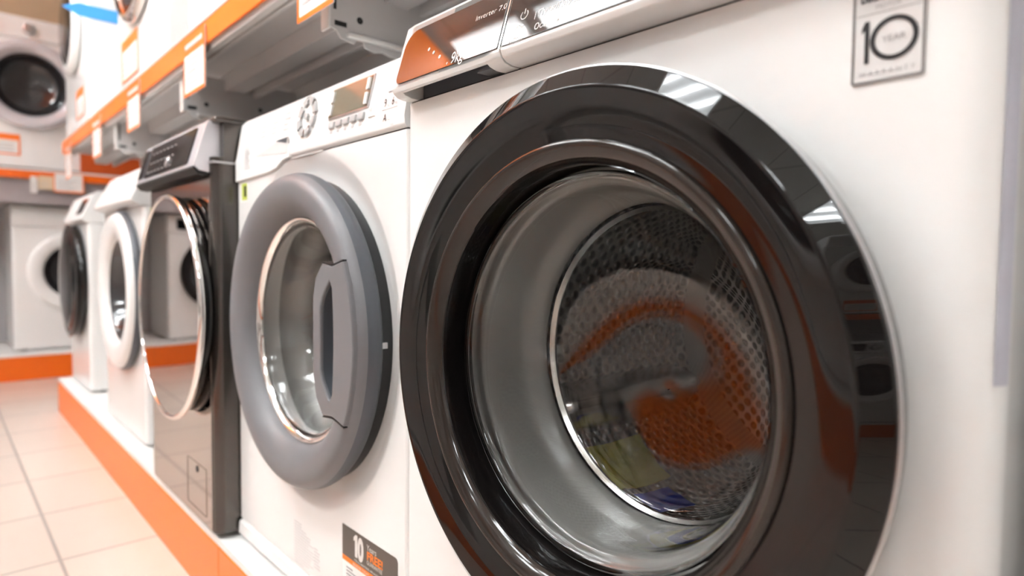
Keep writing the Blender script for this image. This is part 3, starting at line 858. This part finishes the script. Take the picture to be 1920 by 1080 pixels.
# price tags clipped on the shelf edge
def price_tag(label, w=.17, h=.140, loc=(0,0,0), rz=0, header=True, group='price tags hanging on the orange shelf edge', m='paper', frame=True):
    t = thing('price_tag', label, 'price tag', loc, rz, group)
    MB().rbox(-w/2, w/2, 0, .0025, -h, 0, .0008, 1).build('card', m, t)
    if header: MB().box(-w/2+.001, w/2-.001, -.0008, .0, -h*.30, -.001).build('header', 'orange', t)
    if frame:
        f = MB(); f.hplate(rrect(-w/2, w/2, -h, 0, .001, 2), rrect(-w/2+.006, w/2-.006, -h+.008, -.004, .001, 2), -.0010, .0); f.build('frame', 'orange', t, smooth=False)
    k = MB()
    for i in range(5):
        k.box(-w*.36, w*(.30-.12*(i % 3)), -.0008, 0, -h*(.42+.10*i), -h*(.39+.10*i))
    k.build('printed_lines', 'ink_faint', t, smooth=False)
    if header:
        k = MB(); k.box(-w*.40, w*.40, -.0016, -.0008, -h*.20, -h*.12); k.build('header_print', 'label_grey', t, smooth=False)
    return t
ty = SHY-.004
price_tag('white price tag with orange border, nearest the camera, cut by the top edge', .13, .145, (-.995, ty, EYE+.540))
price_tag('white and orange price tag hanging above the graphite washer', .165, .140, (-1.64, ty, EYE+.527))
price_tag('white and orange price tag hanging third along the shelf edge', .165, .140, (-2.26, ty, EYE+.529))
price_tag('white price tag hanging near the white bracket end of the shelf edge', .16, .150, (-2.86, ty, EYE+.520))
price_tag('small white price tag at the far end of the shelf edge', .14, .160, (-3.55, ty, EYE+.510))

# ------------------------------------------------------------------ washers on the upper shelf
UPZ = SH1+.020
UP = 'washing machines on the upper shelf'
A = washer('white washing machine with dark round door and blue arrow sticker, on the upper shelf', UP, w=.60, ring='white_plastic', ring_r=.190, glass_r=.165, door='bulge', ring_y=-.035, loc=(-3.40, .480, UPZ), gap=.012, dz=.43)
ar = MB()
zc_ = EYE+.985-UPZ
ar_p = [(.17, -.026), (.17, .026), (-.030, .026), (-.085, 0), (-.030, -.026)]
ar.add([(x, y, zc_+z) for x in (.3004, .3022) for y, z in ar_p], [(0, 1, 2, 3, 4), (9, 8, 7, 6, 5)]+[(i, (i+1) % 5, (i+1) % 5+5, i+5) for i in range(5)])
ar.build('arrow_sticker', 'blue', A, smooth=False, label='blue arrow sticker')
B = washer('white washing machine with chrome rimmed door and price label, middle of the upper shelf', UP, w=.60, ring='chrome', ring_r=.240, glass_r=.215, ring_y=-.03, loc=(-2.27, .485, UPZ), gap=.012, dz=.405)
C = washer('white washing machine on the upper shelf above the grey door washer, mostly out of frame', UP, w=.60, ring='white_plastic', loc=(-1.46, .485, UPZ), gap=.012)
def price_label(parent, x0, x1, z0, z1):
    b = MB(); b.box(x0, x1, -.002, -.0008, z0, z1); o = b.build('price_label', 'paper', parent)
    f = MB(); f.hplate(rrect(x0, x1, z0, z1, .001, 2), rrect(x0+.008, x1-.008, z0+.008, z1-.034, .001, 2), -.0032, -.0016); f.build('label_border', 'orange', o, smooth=False)
    k = MB()
    for i in range(3): k.box(x0+.02, x1-.03, -.003, -.0018, z0+.02+.018*i, z0+.027+.018*i)
    k.build('printed_lines', 'ink_faint', o, smooth=False)
price_label(B, -.22, .0, .014, .150)
price_label(A, .02, .20, .03, .15)

# ------------------------------------------------------------------ end row facing the camera side
EX = -4.43
def end_plinth():
    t = thing('display_plinth', 'orange fronted plinth of the end row across the aisle end', 'plinth', (0, 0, 0))
    MB().rbox(EX-.70, EX, -3.0, 1.9, PL_TOP-.016, PL_TOP, .002).build('plinth_top', 'offwhite', t)
    MB().rbox(EX-.016, EX+.002, -3.0, 1.9, .001, PL_TOP-.0165, .0015).build('front_board', 'orange_deep', t)
end_plinth()
def end_shelf():
    t = thing('wall_shelf', 'orange edged shelf of the end row with a washer on it', 'shelf', (0, 0, 0))
    MB().rbox(EX-.006, EX, -3.0, 1.9, EYE+.420, EYE+.463, .001).build('edge_strip', 'orange_deep', t)
    MB().box(EX-.68, EX-.006, -3.0, 1.9, EYE+.425, EYE+.466).build('shelf_board', 'shelf_pale', t)
    MB().rbox(EX-.050, EX-.036, -3.0, 1.9, EYE+.285, EYE+.424, .002).build('lower_fascia', 'mauve_panel', t)
    MB().rbox(EX-.010, EX+.002, -3.0, 1.9, EYE+.4635, EYE+.475, .002).build('edge_lip', 'offwhite', t)
end_shelf()
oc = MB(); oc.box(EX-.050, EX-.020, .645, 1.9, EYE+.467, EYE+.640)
tag(oc.build('corner_board', 'shaded_orange'), 'orange board standing on the end shelf in the corner, shade painted into its colour', 'board')
bp = MB(); bp.box(EX-.74, EX-.72, -3.0, 1.9, 0, EYE+1.34)
tag(bp.build('back_panel', 'grey_panel'), 'grey back panel behind the end row of washers', 'panel')
hd = MB(); hd.rbox(-3.18, -3.15, -1.5, .32, EYE+1.28, rm['h']-.04, .004)
sg = thing('hanging_sign', 'large orange sign board hanging from the ceiling, mirrored in the glossy panels', 'sign')
hd.build('sign_board', 'orange', sg)
for y in (-1.3, .1):
    MB().box(-3.168, -3.162, y, y+.006, rm['h']-.045, rm['h']).build('hanger', 'silver', sg)
ER = 'washing machines on the end row plinth'
E1 = washer('white washing machine with plain white ring door standing on the end plinth', ER, ring='white_plastic', ring_r=.235, glass_r=.158, ring_y=-.030, disp=False, knob=False, loc=(-4.555, .625, BOT), rz=PI/2, dz=.445)
dup(E1, (-4.555, -1.36, BOT), PI/2, 'white washing machine farthest along the end plinth, outside the frame', ER)
E2 = washer('white end row washer with black porthole door, mirrored in the graphite washer door', ER, ring='piano', ring_r=.215, glass_r=.165, disp=True, loc=(-4.555, -.70, BOT), rz=PI/2, knob=False)
EU = 'washing machines on the end row shelf'
U1 = washer('white washing machine with silver ring door on the end shelf, upper left', EU, ring='pale_silver', ring_r=.245, glass_r=.172, ring_y=-.05, disp=False, loc=(-4.50, .42, EYE+.49), rz=PI/2, gap=.014, dz=.455, H=.835)
price_label(U1, -.23, -.05, .06, .175)
U2 = dup(U1, (-4.50, -.45, EYE+.49), PI/2, 'white washing machine with silver ring door on the end shelf, seen only in reflections', EU)
eg = 'cards hanging under the end shelf'
price_tag('white card with orange border hanging under the end shelf', .145, .112, (EX+.004, .582, EYE+.466), PI/2, header=False, group=eg)
price_tag('narrow white card hanging under the end shelf', .03, .092, (EX+.004, .42, EYE+.434), PI/2, header=False, group=eg, frame=False)
price_tag('beige card hanging under the end shelf beside the orange bordered one', .07, .075, (EX+.004, .475, EYE+.440), PI/2, header=False, group=eg, frame=False, m='beige_card')

# ------------------------------------------------------------------ opposite row, seen mirrored in the glossy doors
OY = -1.28
def opp():
    t = thing('display_plinth', 'orange fronted plinth of the opposite row, mirrored in the black ring door', 'plinth', (0, 0, 0))
    MB().rbox(-3.6, 2.6, OY-.66, OY, PL_TOP-.016, PL_TOP, .002).build('plinth_top', 'offwhite', t)
    MB().rbox(-3.6, 2.6, OY-.016, OY+.002, .001, PL_TOP-.0165, .0015).build('front_board', 'orange', t)
    t = thing('wall_shelf', 'orange edged shelf of the opposite row, mirrored in the black ring door', 'shelf', (0, 0, 0))
    MB().rbox(-3.6, 2.6, OY-.006, OY, SH0, SH1, .001).build('edge_strip', 'orange', t)
    MB().box(-3.6, 2.6, OY-.64, OY-.006, SH0+.01, SH1).build('shelf_board', 'shelf_steel', t)
    b = MB(); b.box(-3.6, 2.6, OY-.69, OY-.67, 0, EYE+1.40)
    tag(b.build('back_panel', 'grey_panel'), 'grey back panel behind the opposite row of washers', 'panel')
    og = 'washing machines of the opposite row'
    O1 = washer('white opposite row washer on the plinth, mirrored low in the black ring door', og, disp=True, loc=(1.75, OY-.03, BOT), rz=PI)
    for i, (x, lab) in enumerate(((1.07, 'white opposite row washer on the plinth, second along'), (.39, 'white opposite row washer on the plinth, third along'), (-.29, 'white opposite row washer on the plinth, fourth along'), (-.97, 'white opposite row washer on the plinth, fifth along'), (-1.65, 'white opposite row washer on the plinth, sixth along'), (-2.33, 'white opposite row washer on the plinth, seventh along'), (-3.01, 'white opposite row washer on the plinth, at its far end'))):
        dup(O1, (x, OY-.03, BOT), PI, lab, og)
    og2 = 'washing machines on the opposite shelf'
    O2 = washer('white washer with price label on the opposite shelf, mirrored in the black ring door', og2, disp=False, loc=(1.62, OY-.03, UPZ), rz=PI, gap=.012)
    price_label(O2, -.10, .10, .02, .13)
    for x, lab in ((.85, 'white washer with price label on the opposite shelf, second along'), (.05, 'white washer with price label on the opposite shelf, third along'), (-.8, 'white washer with price label on the opposite shelf, fourth along'), (-1.65, 'white washer with price label on the opposite shelf, fifth along'), (-2.5, 'white washer with price label on the opposite shelf, at its far end')):
        dup(O2, (x, OY-.03, UPZ), PI, lab, og2)
    for x, lab in ((1.35, 'price tag on the opposite shelf edge, nearest'), (.6, 'price tag on the opposite shelf edge, second along'), (-.2, 'price tag on the opposite shelf edge, third along')):
        price_tag(lab, .17, .12, (x, OY+.004, SH1-.005), PI, header=False, group='price tags on the opposite shelf edge')
opp()
